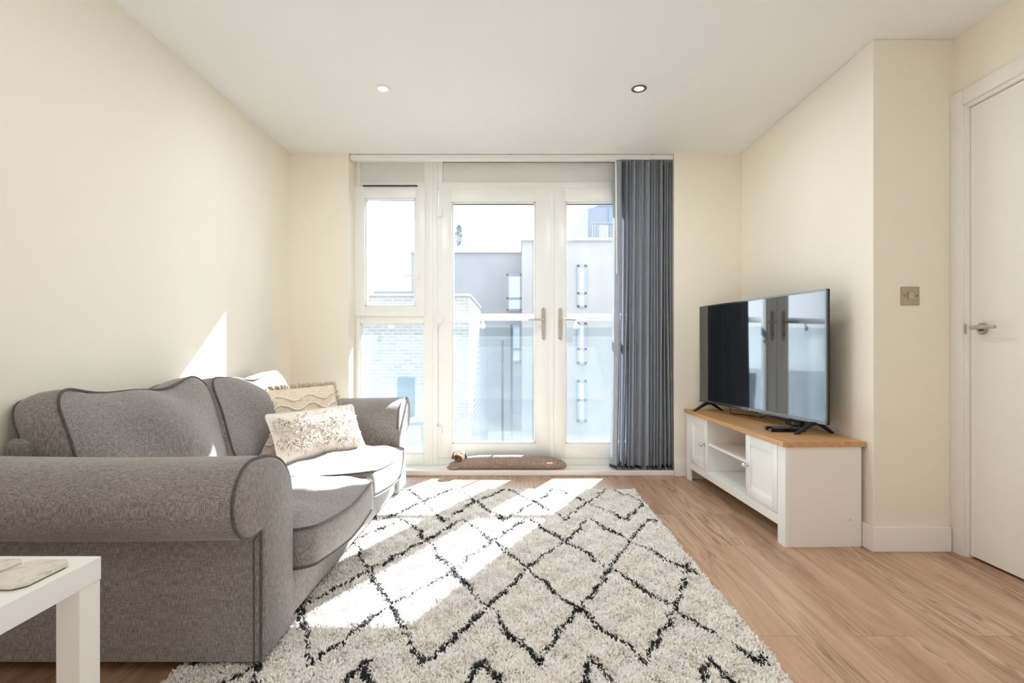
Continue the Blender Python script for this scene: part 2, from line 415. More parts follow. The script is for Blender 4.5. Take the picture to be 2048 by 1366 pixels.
def lever(o, hx, y, hz, sgn):
    o.cyl((hx, y-.02, hz), .009, .04, 'y')
    o.tube([(hx, y-.04, hz), (hx+sgn*.02, y-.044, hz), (hx+sgn*.07, y-.044, hz+.001), (hx+sgn*.122, y-.040, hz-.002)], [.010, .0085, .008, .0075], 10)

def french(name, x0, x1, g0, g1, hxp, sgn, label):
    d = thing(name, label, 'door', (X(x0), YF, STEP), kind='structure')
    yl = YF-.010
    o = Off(d); o.ring(X(x0), X(x1), Z(914.5), Z(375.5), X(g0), X(g1), Z(887), Z(404), yl, YF+.06); leaf = o.build('leaf', M['upvc'], angle=40)
    o = Off(d); o.box(X(g0)-.006, X(g1)+.006, YF+.026, YF+.032, Z(889), Z(402)); o.build('pane', M['glass'])
    o = Off(d); g = .0045
    o.box(X(g0)+.010, X(g1)-.010, YF+.017, YF+.026, Z(404)-.016, Z(404)-.012); o.box(X(g0)+.012, X(g1)-.012, YF+.017, YF+.026, Z(887)+.012, Z(887)+.0145)
    o.build('glazing_gasket', M['dark'])
    hx = X(hxp); zc, hz = Z(648), Z(640)
    o = Off(d)
    bm = bmesh.new(); bmesh.ops.create_cube(bm, size=1)
    for v in bm.verts: v.co = Vector((v.co.x*.030, v.co.y*.008, v.co.z*.262))
    bmesh.ops.bevel(bm, geom=[e for e in bm.edges if abs((e.verts[0].co-e.verts[1].co).y) > .004], offset=.0145, segments=6, affect='EDGES')
    o.bm(bm, 0, Matrix.Translation((hx, yl-.004, zc)))
    h = o.build('handle_plate', M['steel'], angle=40)
    o = Off(d); lever(o, hx, yl-.006, hz, sgn); o.build('lever', M['steel'], h, angle=60)
    o = Off(d); o.cyl((hx, yl-.010, zc-.075), .0085, .006, 'y'); o.box(hx-.0015, hx+.0015, yl-.0145, yl-.012, zc-.082, zc-.070); o.build('lock_cylinder', M['chrome'], h)
    o = Off(d)
    for dz in (.118, -.118): o.cyl((hx, yl-.009, zc+dz), .0035, .004, 'y', 12)
    o.build('screw', M['dark'], h)
    return d, leaf
d1, leaf1 = french('door_1', 877.5, 1101.5, 904, 1071, 1087, -1, 'white glazed french door beside the narrow window')
d2, leaf2 = french('door_2', 1106.5, 1334, 1131, 1305, 1120, 1, 'white glazed french door half behind the bunched blind')
for py in (428, 642, 861):
    o = Off(d1); hx, hz = X(877), Z(py)
    o.cyl((hx-.006, YF-.022, hz), .011, .086, 'z', 16, .002); o.box(hx-.005, hx+.032, YF-.026, YF-.008, hz-.026, hz+.036, .004)
    o.cyl((hx+.012, YF-.026, hz-.02), .004, .004, 'y', 12)
    o.build('hinge', M['upvc'], angle=45)
o = Off(d1); o.box(X(1101.5)-.002, X(1106.5)+.004, YF-.016, YF-.004, Z(914), Z(376), .003); o.build('meeting_strip', M['upvc'], leaf1)

# ------------------------------------------------------------------ interior door
d3 = thing('door_3', 'plain white interior door with steel lever handle', 'door', (XD, DY1, 0), kind='structure')
o = Off(d3)
aw = .068
o.box(XD-.020, XD, DY1+.014, DY1+.014+aw, 0, DZ+.02+aw, .004)
o.box(XD-.020, XD, DY0-.014-aw, DY0-.014, 0, DZ+.02+aw, .004)
o.box(XD-.0195, XD, DY0-.014, DY1+.014, DZ+.02, DZ+.02+aw, .004)
o.box(XD-.006, XD+T, DY1+.003, DY1+.03, 0, DZ+.03, .002); o.box(XD-.006, XD+T, DY0-.03, DY0-.003, 0, DZ+.03, .002)
o.box(XD-.006, XD+T, DY0-.003, DY1+.003, DZ+.004, DZ+.03, .002)
o.build('frame', M['trim'], angle=40)
o = Off(d3); o.box(XD+.008, XD+.048, DY0, DY1, .012, DZ, .002); leaf = o.build('leaf', M['door'])
o = Off(d3); hy, hz = DY1-.065, WZ(657.5, 2.35)
o.cyl((XD+.003, hy, hz), .026, .012, 'x', 32, .002); rose = o.build('rose', M['steel'], leaf, angle=40)
o = Off(d3); o.cyl((XD-.02, hy, hz+.004), .009, .05, 'x', 16)
o.tube([(XD-.042, hy+.004, hz+.004), (XD-.047, hy-.02, hz+.005), (XD-.048, hy-.07, hz+.006), (XD-.045, hy-.115, hz+.004)], [.010, .009, .0085, .008], 12); o.build('lever', M['steel'], rose, angle=60)
o = Off(d3); o.box(XD-.006, XD-.003, hy-.016, hy+.010, hz-.010, hz-.005, .001); o.build('keyhole', M['dark'], rose)
o = Off(d3); o.box(XD-.009, XD-.004, DY1+.004, DY1+.016, hz-.022, hz+.022, .001); o.build('strike_plate', M['steel'])
struct(d3, 'plain white interior door with steel lever handle', 'door')

# ------------------------------------------------------------------ light switch
sx, sz = WX(1819.5, YN), WZ(592, YN)
ls = thing('light_switch', 'square satin nickel light switch on the cream nib wall', 'light switch', (sx, YN, sz))
MB().box(-.0435, .0435, -.005, 0, -.0435, .0435, .002).build('plate', M['nickel'], ls)
MB().box(-.011, .011, -.0105, -.004, -.016, .017, .002, mat=Matrix.Rotation(math.radians(4), 4, 'X')).build('rocker', M['steel'], ls)
for s in (-1, 1): MB().cyl((s*.0302, -.0055, 0), .003, .002, 'y', 12).build('screw', M['dark'], ls)

# ------------------------------------------------------------------ ceiling spotlights
def spot(px, py, rim, lab):
    Y = (H-CH)/(CY-py)*F; x = WX(px, Y)
    s = thing('ceiling_spotlight', lab, 'ceiling light', (x, Y, H), group='recessed ceiling spotlights')
    mb = MB(); n = 40; vs = []; fs = []
    prof = [(.043, 0), (.0425, -.004), (.038, -.006), (.028, -.004), (.026, -.0005)]
    for i in range(n):
        a = 2*PI*i/n
        for r, z in prof: vs.append((r*math.cos(a), r*math.sin(a), z))
    P = len(prof)
    for i in range(n):
        j = (i+1) % n
        for k in range(P-1): fs.append((i*P+k, j*P+k, j*P+k+1, i*P+k+1))
    mb.add(vs, fs); mb.build('ring', rim, s, smooth=True)
    MB().cyl((0, 0, -.001), .0265, .0016, 'z', 32).build('lamp', M['lamp'], s)
    return s, x, Y
M['white_ring'] = plain('white_ring', (235, 235, 233), 0.3, var=0.01)
M['bronze_ring'] = plain('bronze_ring', (112, 96, 84), 0.35, metal=0.6, var=0.05)
spot(765.5, 177, M['white_ring'], 'white rimmed recessed spotlight in the ceiling above the sofa side')
spot(1278, 177, M['bronze_ring'], 'dark bronze rimmed recessed spotlight in the ceiling towards the television side')

# ------------------------------------------------------------------ vertical blind
VB_Y = 3.985
vb = thing('vertical_blind', 'slate grey vertical blind bunched at the right of the french doors', 'blind', (0, VB_Y, 0))
o = MB(); o.box(RX0+.004, RX1-.002, -.028, .028, H-.042, H-.004, .004); o.box(RX0+.004, RX1-.002, -.030, -.026, H-.036, H-.030, .001)
rail = o.build('headrail', M['upvc'], vb, angle=40)
for px in (718, 1021, 1305):
    MB().box(WX(px, 3.96)-.012, WX(px, 3.96)+.012, -.022, .022, H-.006, H, .001).build('bracket', M['grey_plastic'], rail)
NV = 31
xs = np.linspace(0.772, 1.168, NV)
opened = {0: 124, 1: 106, 4: 108, 8: 118, 9: 100, 12: 130, 13: 116, 16: 126, 17: 108, 20: 112, 24: 104}
for i, x in enumerate(xs):
    a0 = math.radians(opened.get(i, 87 + (9 if i % 3 == 1 else -5) + random.uniform(-6, 6)))
    a1 = a0 + math.radians(random.uniform(-5, 5))
    top, bot = H-.05, 0.047 + random.uniform(0, .006)
    dxb = -0.028*(1-i/(NV-1))**1.2 + random.uniform(-.003, .003) + (0.012 if i > NV-4 else 0)
    NZ, NXs = 26, 6; vs = []; fs = []
    ph = random.uniform(0, 6)
    for k in range(NZ+1):
        t = k/NZ; z = top + (bot-top)*t
        a = a0 + (a1-a0)*t
        cx = x + dxb*t**2.2 + .003*math.sin(ph + t*5)
        for j in range(NXs+1):
            u = j/NXs - .5
            curve = .005*(1-4*u*u)
            vs.append((cx + .089*u*math.cos(a) - curve*math.sin(a), .089*u*math.sin(a) + curve*math.cos(a), z))
    w = NXs+1
    for k in range(NZ):
        for j in range(NXs): fs.append((k*w+j, k*w+j+1, (k+1)*w+j+1, (k+1)*w+j))
    v = MB().add(vs, fs).build('vane', M['vane'], vb, smooth=True)
    R = Matrix.Translation((x+dxb, 0, bot+.012)) @ Matrix.Rotation(a1, 4, 'Z')
    MB().box(-.042, .042, -.0028, .0038, -.013, .012, .002, mat=R).build('weight', M['vane_weight'], v)
o = MB(); wx = .752
o.tube([(wx, -.03, H-.04), (wx+.002, -.04, H-.08), (wx+.010, -.042, 1.52)], [.004, .005, .0065], 10); o.build('wand', M['upvc'], vb, smooth=True)

# ------------------------------------------------------------------ dog-shaped draught excluder on the step
de = thing('draught_excluder', 'brown tweed dog-shaped draught excluder on the white door step', 'draught excluder', (0, 4.0, STEP))
o = MB(); pts = []; rs = []
body = [(-.505, .020, .018), (-.485, .026, .025), (-.44, .033, .032), (-.39, .043, .043), (-.33, .050, .050), (-.22, .053, .053), (-.10, .051, .051), (0.0, .054, .054),
        (.12, .050, .050), (.22, .052, .052), (.28, .046, .046), (.315, .036, .036), (.35, .033, .032), (.375, .024, .024), (.384, .012, .010)]
for x, z, r in body: pts.append((x, -.004*math.sin(x*9), z)); rs.append(r)
o.tube(pts, rs, 20)
bo = o.build('body', M['dog'], de, smooth=True); sub = bo.modifiers.new('s', 'SUBSURF'); sub.levels = sub.render_levels = 1
MB().sphere((-.425, -.005, .104), .048, .046, .050, 24).build('head', M['dog_pale'], de, smooth=True)
hd = bpy.data.objects['head']
MB().sphere((-.432, -.028, .090), .036, .030, .034, 20).build('muzzle', M['dog_dark'], hd, smooth=True)
MB().sphere((-.442, -.058, .095), .010, .007, .008, 12).build('nose', M['black'], hd, smooth=True)
for s in (-1, 1):
    MB().sphere((-.425 + s*.046, -.004, .104), .010, .022, .034, 14, mat=Matrix.Rotation(s*-.35, 4, 'Y')).build('ear', M['dog_dark'], hd, smooth=True)
    MB().sphere((-.425 + s*.016, -.043, .120), .004, .004, .004, 10).build('eye', M['black'], hd, smooth=True)
MB().tube([(-.40, -.052, .086), (-.394, -.048, .112)], .003, 8).build('stripe', M['label'], hd)
MB().sphere((.345, -.004, .052), .030, .018, .012, 14, mat=Matrix.Rotation(.5, 4, 'Y')).build('tail', M['dog_dark'], de, smooth=True)
MB().sphere((-.47, -.035, .018), .05, .018, .018, 14).build('paw', M['dog'], de, smooth=True)
MB().box(.235, .28, -.058, -.0555, .052, .061, .0005, mat=Matrix.Translation((0,0,0))).build('label_tag', M['label'], de)

# ------------------------------------------------------------------ soft shapes
def rrect(w, h, r, n=8, sag=None, sides=10):
    pts = []
    for cx, cy, a0 in ((w/2-r, h/2-r, 0), (-w/2+r, h/2-r, PI/2), (-w/2+r, -h/2+r, PI), (w/2-r, -h/2+r, 3*PI/2)):
        for k in range(n+1):
            a = a0 + PI/2*k/n; pts.append((cx + r*math.cos(a), cy + r*math.sin(a)))
    out = []
    for i in range(len(pts)):
        p, q = pts[i], pts[(i+1) % len(pts)]
        d = math.dist(p, q)
        k = max(1, int(d/.04)) if d > .05 else 1
        for j in range(k): out.append((p[0]+(q[0]-p[0])*j/k, p[1]+(q[1]-p[1])*j/k))
    return out

def cushion(outline, t, crown_f, crown_b, fmap, levels=12, power=2.2, side_bulge=0.012, wr=0.0):
    """outline: closed (a,b) curve; c is the thickness axis. fmap maps (a,b,c) to space. Returns MB and the two seam paths."""
    n = len(outline); rows = []
    ca = sum(p[0] for p in outline)/n; cb = sum(p[1] for p in outline)/n
    def lvl(s, c): return [(ca+(a-ca)*s, cb+(b-cb)*s, c) for a, b in outline]
    rho = [math.sin(PI/2*(k+1)/(levels+1)) for k in range(levels)]
    for r in rho: rows.append(lvl(r, -t-crown_b*(1-r**power)))
    rows.append(lvl(1.0, -t))
    if t > 0:
        for q in (-.6, 0, .6): rows.append([(a + (a-ca)/max(1e-6, math.hypot(a-ca, b-cb))*side_bulge*(1-q*q), b + (b-cb)/max(1e-6, math.hypot(a-ca, b-cb))*side_bulge*(1-q*q), t*q) for a, b in outline])
        rows.append(lvl(1.0, t))
    for r in reversed(rho): rows.append(lvl(r, t+crown_f*(1-r**power)))
    vs = [fmap(*p) for row in rows for p in row]; fs = []
    for i in range(len(rows)-1):
        for k in range(n):
            k2 = (k+1) % n; fs.append((i*n+k, i*n+k2, (i+1)*n+k2, (i+1)*n+k))
    c0 = len(vs); vs.append(fmap(ca, cb, -t-crown_b)); c1 = len(vs); vs.append(fmap(ca, cb, t+crown_f))
    L = (len(rows)-1)*n
    for k in range(n):
        k2 = (k+1) % n; fs.append((c0, k2, k)); fs.append((c1, L+k, L+k2))
    mb = MB().add(vs, fs)
    return mb, [fmap(a, b, -t) for a, b in outline], [fmap(a, b, t) for a, b in outline]

# ------------------------------------------------------------------ sofa
SX0, SXF, SZ0 = -1.668, -0.742, 0.036
sofa = thing('sofa', 'grey woven fabric sofa with rolled arms against the cream wall', 'sofa', (-1.2, 2.55, 0))
A0, A1, I0, I1 = 1.550, 3.560, 1.765, 3.335      # outer and inner faces of the arms

def arm_profile(outer, inner, top, sgn):
    # sgn -1: near arm, the roll swells towards the viewer; returns a closed (y,z) outline
    r = 0.112; cy = outer + sgn*-.0 - (-sgn)*.048; cz = top - r
    pts = [(inner, SZ0), (inner, .30), (inner, cz-.10)]
    # inner shoulder up to the crown of the roll
    p0, p1, p2 = (inner, cz-.10), (inner, top+.0), (cy, top)
    for k in range(1, 13):
        t = k/12; pts.append(((1-t)**2*p0[0]+2*t*(1-t)*p1[0]+t*t*p2[0], (1-t)**2*p0[1]+2*t*(1-t)*p1[1]+t*t*p2[1]))
    for k in range(1, 19):
        a = PI/2 + (PI*1.06)*k/18
        pts.append((cy + (-sgn)*r*math.cos(a)*1.0, cz + r*math.sin(a)))
    pts.append((outer+(-sgn)*.0, cz-r+.004)); pts.append((outer, cz-r-.03)); pts.append((outer, .2)); pts.append((outer, SZ0))
    return pts
def offset_in(pts, d):
    n = len(pts); out = []
    area = sum(pts[i][0]*pts[(i+1) % n][1]-pts[(i+1) % n][0]*pts[i][1] for i in range(n))
    s = 1 if area > 0 else -1
    for i in range(n):
        a, b = pts[i-1], pts[(i+1) % n]; tx, ty = b[0]-a[0], b[1]-a[1]; L = math.hypot(tx, ty) or 1
        out.append((pts[i][0]-s*ty/L*d, pts[i][1]+s*tx/L*d))
    return out
for outer, inner, top, sgn in ((A0, I0, .645, -1), (A1, I1, .622, 1)):
    prof = arm_profile(outer, inner, top, sgn)
    lv = [(SX0+.012, .012), (SX0, .0)] + [(SX0+(SXF-.03-SX0)*k/16, 0) for k in range(1, 17)] + [(SXF-.012, .002), (SXF-.004, .007), (SXF, .014)]
    o = Off(sofa); vs = []; fs = []; n = len(prof)
    for x, d in lv:
        q = offset_in(prof, d)
        sw = 0.006*math.sin((x-SX0)/(SXF-SX0)*PI)
        for (y, z) in q: vs.append((x, y, z - (sw if z > .4 else 0)))
    for i in range(len(lv)-1):
        for k in range(n):
            k2 = (k+1) % n; fs.append((i*n+k, i*n+k2, (i+1)*n+k2, (i+1)*n+k))
    fs.append(tuple(range(n))); fs.append(tuple((len(lv)-1)*n+k for k in range(n)))
    o.add(vs, fs); arm = o.build('arm', M['sofa'], angle=60)
    o = Off(sofa)
    q = offset_in(prof, .001)
    path = [(SXF-.010, y, z) for y, z in q]
    o.tube(path[3:] , .0046, 8); o.build('piping', M['piping'], arm, smooth=True)
    o = Off(sofa)
    o.tube([(SXF-.030, outer+sgn*.001, SZ0), (SXF-.030, outer+sgn*.001, top-.25), (SXF-.022, outer+sgn*.001, top-.235)], .0026, 6); o.build('seam', M['piping'], arm, smooth=True)

# body: front rail, back frame
o = Off(sofa); o.box(-1.60, SXF-.022, I0-.01, I1+.01, SZ0, .205, .022, seg=3); o.build('base', M['sofa'], angle=50)
o = Off(sofa); o.box(SX0, -1.57, A0+.15, A1-.06, SZ0, .668, .03, seg=4); o.build('back_frame', M['sofa'], angle=50)
for x, y, z0 in ((-.83, 1.64, .016), (-.83, 3.46, .016), (-1.58, 1.64, 0), (-1.58, 3.46, 0)):
    o = Off(sofa); o.cyl((x, y, (z0+.05)/2), .028, .05-z0, 'z', 20, .003); o.build('foot', M['foot_wood'])

# seat cushions
YM = 2.555
def seat(y0, y1, label, front, sagk, seedk):
    w = y1-y0; x0, x1 = -1.47, front; d = x1-x0; yc = (y0+y1)/2; xc = (x0+x1)/2
    def fm(a, b, c):
        u = a/(d/2); v = b/(w/2)
        z = .268 + c + (.012 if c > 0 else 0)*0
        # front edge droops in the middle and lifts towards the arm
        fr = max(0, u)**2
        z += -sagk*fr*(1-0.6*v*v) + .030*fr*max(0, -v)*1.0
        z += (.022*(-u) if u < 0 else 0)
        x = xc + a + .014*fr*(1-v*v)
        if c > .07: z += .006*math.sin(9*v+seedk)*math.exp(-((u-.5)/.4)**2) + .004*math.sin(14*u+5*v)
        return (x, yc + b, z)
    out = rrect(d, w, .055)
    mb, s0, s1 = cushion(out, .066, .045, .02, fm, levels=14, power=3.0, side_bulge=.010)
    o = Off(sofa); o.v, o.f, o.mi = mb.v, mb.f, mb.mi
    c = o.build('seat_cushion', M['sofa'], smooth=True)
    for s in (s0, s1):
        o = Off(sofa); o.tube(s, .0052, 8, closed=True); o.build('piping', M['piping'], c, smooth=True)
    return c
seat(I0+.004, YM-.002, 'near', -.690, .022, 0.3)
seat(YM+.002, I1-.004, 'far', -.702, .012, 2.0)

# back cushions
def back(y0, y1, seedk, xc):
    w = y1-y0; h = .47; yc = (y0+y1)/2
    tilt = math.radians(15)
    def fm(a, b, c):
        v = a/(w/2); u = b/(h/2)
        bb = b
        if u > 0: bb -= .052*u*u*math.cos(min(1, abs(v))*PI*.5)**1.0 - .006*u*math.cos(7*v+seedk)
        cc = c + (0.018*math.sin(5.0*v+seedk+2*u)*max(0, 1-v*v) if c > .08 else 0)
        # cushion leans back and scrolls over the frame at the top
        x = cc*math.cos(tilt) - bb*math.sin(tilt); z = cc*math.sin(tilt) + bb*math.cos(tilt)
        scroll = max(0, u)**2*.030
        return (xc + x - scroll, yc + a, .590 + z)
    out = rrect(w, h, .105)
    mb, s0, s1 = cushion(out, .078, .062, .004, fm, levels=14, power=2.6, side_bulge=.016)
    o = Off(sofa); o.v, o.f, o.mi = mb.v, mb.f, mb.mi
    c = o.build('back_cushion', M['sofa'], smooth=True)
    for s in (s0, s1):
        o = Off(sofa); o.tube(s, .0052, 8, closed=True); o.build('piping', M['piping'], c, smooth=True)
back(1.722, YM+.012, 0.8, -1.520)
back(YM-.004, 3.345, 2.4, -1.488)

# ------------------------------------------------------------------ scatter cushions
def throw_frame(p_bl, p_br, lean, z0):
    bl_, br_ = Vector((p_bl[0], p_bl[1], z0)), Vector((p_br[0], p_br[1], z0))
    ex = (br_-bl_).normalized(); nrm = Vector((ex.y, -ex.x, 0))      # faces the room
    up = (Vector((0, 0, 1))*math.cos(lean) - nrm*math.sin(lean)).normalized()
    nn = ex.cross(up).normalized()
    if nn.dot(nrm) < 0: nn = -nn
    return (bl_+br_)/2, ex, up, nn, (br_-bl_).length
def throw_cushion(name, label, p_bl, p_br, lean, z0, h, th, mat, group):
    c, ex, up, nn, w = throw_frame(p_bl, p_br, lean, z0)
    root = thing(name, label, 'cushion', c, group=group)
    def fm(a, b, cc):
        u, v = a/(w/2), b/(h/2)
        k = 1 - .05*(1-v*v)*abs(u)**3; k2 = 1 - .07*(1-u*u)*abs(v)**3
        p = ex*(a*k) + up*(b*k2 + h/2) + nn*(cc + .012*(math.sin(3*u+1)*v))
        return p
    mb, s0, s1 = cushion(rrect(w, h, .022, 5), 0.0, th, th*.75, fm, levels=14, power=2.4)
    return root, fm, w, mb, s0
# front: ivory lumbar cushion with looped tufting
root, fm, w, mb, s0 = throw_cushion('lumbar_cushion', 'ivory oblong cushion with shaggy tufted bands leaning in front on the sofa', (-1.205, 2.655), (-.905, 3.165), math.radians(20), .352, .285, .060, None, None)
cov = mb.build('cover', M['cream_weave'], root, smooth=True)
MB().tube(s0, .004, 6, closed=True).build('seam', M['cream_weave'], cov, smooth=True)
h = .285
def surf(u, v, lift=0.0):
    rho = max(abs(u), abs(v)); return fm(u*w/2, v*h/2, .060*(1-rho**2.4) + lift)
tf = MB()
for i in range(2100):
    u = random.uniform(-.93, .93); v = random.uniform(-.72, .88)
    zig = abs(((u*2.1+.2) % 1)*2-1)
    b1 = .62 - .34*zig; b2 = -.02 - .42*zig
    if not (abs(v-b1) < .20 or abs(v-b2) < .20 or random.random() < .05): continue
    p0 = surf(u, v, -.004); L = random.uniform(.014, .030); a = random.uniform(-.9, .9)
    u2, v2 = u + L*math.sin(a)/(w/2), v - L*math.cos(a)/(h/2)
    p1 = surf((u+u2)/2, (v+v2)/2, random.uniform(.010, .019)); p2 = surf(u2, v2, random.uniform(.0, .005))
    tf.tube([p0, p1, p2], [.0034, .0046, .0026], 5)
tf.build('tufting', M['tuft_cream'], root, smooth=True)['kind'] = 'stuff'
# behind: sandy cushion with a frayed border
root, fm, w, mb, s0 = throw_cushion('scatter_cushion', 'sandy square cushion with frayed border tucked behind the ivory one', (-1.350, 2.790), (-1.035, 3.250), math.radians(19), .352, .405, .058, None, None)
cov = mb.build('cover', M['sand_weave'], root, smooth=True)
h2 = .405
def surf2(u, v, lift=0.0):
    rho = max(abs(u), abs(v)); return fm(u*w/2, v*h2/2, .058*(1-rho**2.4) + lift)
for k in range(5):
    pth = [surf2(u, .72 - .28*k - .11*abs(((u*1.5+.25) % 1)*2-1)*2 + .015*math.sin(30*u), .002) for u in np.linspace(-.93, .93, 60)]
    MB().tube(pth, .006, 6).build('raised_band', M['cream_weave'], cov, smooth=True)
fr = MB(); n = len(s0)
cc = fm(0, 0, 0)
for i in range(n):
    a, b = Vector(s0[i]), Vector(s0[(i+1) % n]); L = (b-a).length
    for k in range(max(2, int(L/.0032))):
        p = a.lerp(b, random.random()); d = (p-Vector(cc)); d.z *= 1.2; d.normalize()
        nd = Vector((d.x, d.y, d.z))
        # fringe stands square to the nearest edge
        q = p + nd*random.uniform(.020, .032) + Vector((random.uniform(-.005, .005), random.uniform(-.005, .005), random.uniform(-.004, .004)))
        fr.tube([p - nd*.004, p.lerp(q, .55)+Vector((random.uniform(-.003,.003),)*3), q], [.0026, .0024, .0010], 4)
fo = fr.build('frayed_border', M['beige_fray'], root, smooth=True); fo['kind'] = 'stuff'

# ------------------------------------------------------------------ coffee table
tb = thing('coffee_table', 'small white square coffee table standing in front of the sofa arm', 'table', (-1.175, .866, 0))
TX0, TX1, TY0, TY1, TZ = -.275, .275, -.275, .275, .511
MB().box(TX0, TX1, TY0, TY1, TZ-.05, TZ, .0015).build('tabletop', M['white'], tb)
for sx in (-1, 1):
    for sy in (-1, 1):
        cx, cy = sx*(.275-.0265), sy*(.275-.0275)
        MB().box(cx-.025, cx+.025, cy-.027, cy+.0265, 0, TZ-.0505, .0015).build('leg', M['white'], tb)
def coaster(x0, x1, y0, y1, label, rz=0.0):
    cx, cy = (x0+x1)/2, (y0+y1)/2; a, b, c = (x1-x0)/2, (y1-y0)/2, .016
    r = thing('marble_coaster', label, 'coaster', (cx, cy, TZ), rz, group='marble coasters on the coffee table')
    pts = [(a-c, -b), (a, -b+c), (a, b-c), (a-c, b), (-a+c, b), (-a, b-c), (-a, -b+c), (-a+c, -b)]
    MB().prism(pts, .0025, .011, 'z', bev=.0012).build('slab', M['marble'], r)
    MB().prism([(x*.93, y*.93) for x, y in pts], 0, .0025, 'z').build('backing', M['rubber'], r)
coaster(-1.010, -.921, .975, 1.097, 'beige marble coaster with clipped corners nearest the table edge')
coaster(-1.108, -1.019, .978, 1.100, 'beige marble coaster farther in from the table edge, beside the other coaster')

# ------------------------------------------------------------------ tv cabinet
CL, CD = 1.335, .375
tc = thing('tv_cabinet', 'white tv cabinet with oak top, two doors and open shelves', 'cabinet', (1.300, 2.530, 0), math.radians(1.7))
# local: x = depth (0 front .. CD back), y = along the wall (0 near .. CL far)
CT, CB, DB = .485, .088, .142
MB().box(-.017, CD+.012, -.012, CL+.012, CT, CT+.026, .002).build('top', M['oak'], tc)
for y0, y1 in ((0.0, .016), (CL-.016, CL)):
    mb = MB().box(.014, CD, y0, y1, 0 if True else CB, CT-.0002, .001); sp = mb.build('side_panel', M['carcass'], tc)
    if y0 == 0.0:
        MB().cyl((CD-.055, -.0005, .130), .0028, .002, 'y', 12).build('screw_cap', M['grey_plastic'], sp)
        MB().cyl((CD-.105, -.0125, CT+.016), .0022, .002, 'y', 12).build('chip', M['white'], tc)
for y0, y1 in ((0.0, .070), (CL-.070, CL)):
    MB().box(0, .016, y0, y1, -.0, CT-.0003, .0015).build('stile', M['white'], tc)
MB().box(.001, .017, .0702, CL-.0702, CB, DB-.003, .0015).build('apron', M['white'], tc)
MB().box(.018, CD-.008, .016, CL-.016, DB-.018, DB-.003).build('bottom_panel', M['white'], tc)
MB().box(CD-.008, CD-.003, .016, CL-.016, CB, CT-.0004).build('back_panel', M['carcass'], tc)
for y in (.400, .968): MB().box(.004, CD-.009, y-.008, y+.008, DB-.002, CT-.0004, .001).build('divider', M['white'], tc)
MB().box(.012, CD-.009, .4085, .9595, .312, .327, .001).build('shelf', M['white'], tc)
for y0, y1, ky in ((.0725, .4055, .380), (.9625, CL-.0725, .992)):
    z0, z1 = DB, CT-.004; mb = MB(); st = .052
    mb.box(-.002, .016, y0, y0+st, z0, z1, .0015); mb.box(-.002, .016, y1-st, y1, z0, z1, .0015)
    mb.box(-.0018, .016, y0+st-.002, y1-st+.002, z0, z0+st, .0015); mb.box(-.0018, .016, y0+st-.002, y1-st+.002, z1-st, z1, .0015)
    mb.box(.007, .012, y0+st-.004, y1-st+.004, z0+st-.004, z1-st+.004)
    for q in ((y0+st, y0+st+.010, z0+st, z1-st), (y1-st-.010, y1-st, z0+st, z1-st)): mb.box(.003, .010, q[0], q[1], q[2], q[3], .003)
    for q in ((z0+st, z0+st+.010), (z1-st-.010, z1-st)): mb.box(.003, .010, y0+st, y1-st, q[0], q[1], .003)
    d = mb.build('door', M['white'], tc, angle=40)
    mb = MB(); mb.cyl((-.012, ky, .312), .0055, .022, 'x', 16); mb.sphere((-.026, ky, .312), .009, .0145, .0145, 20); mb.cyl((-.003, ky, .312), .010, .003, 'x', 20)
    mb.build('knob', M['chrome'], d, angle=50)

# ------------------------------------------------------------------ television
TVR, TVL = Vector((1.587, 2.666)), Vector((1.357, 3.847))
tdir = (TVL-TVR).normalized(); tw = (TVL-TVR).length
ang = math.atan2(tdir.y, tdir.x)
tv = thing('television', 'flat black television on splayed feet on the oak topped cabinet', 'television', (TVR.x, TVR.y, .511), ang)
# local: x along the screen (0 near .. tw far), y: + faces the room (left of direction), z up
TB, TTOP = .058, .752
RM = Matrix()
sy = 1.0   # room side is +y in this frame
MB().box(0, tw, -.012, .0, TB, TTOP, .002).build('back_shell', M['black'], tv)
MB().box(.05, tw-.05, -.052, -.012, TB+.02, TB+.36, .012).build('rear_housing', M['black'], tv)
mb = MB(); t_ = .0095
mb.box(0, tw, 0, .010, TTOP-t_, TTOP, .0015); mb.box(0, t_, 0, .010, TB, TTOP, .0015); mb.box(tw-t_, tw, 0, .010, TB, TTOP, .0015); mb.box(0, tw, 0, .0105, TB, TB+.019, .0015)
bz = mb.build('bezel', M['bezel'], tv)
MB().box(.007, tw-.007, .002, .0075, TB+.017, TTOP-.007).build('screen', M['screen'], tv)
MB().box(tw/2-.05, tw/2+.035, -.004, .010, TB-.008, TB+.001, .002).build('sensor_bar', M['black'], tv)
def letters(strokes, x0, z0, s, y):
    mb = MB()
    for st in strokes:
        mb.tube([(x0 - p[0]*s, y, z0 + p[1]*s) for p in st], s*.10, 6)
    return mb
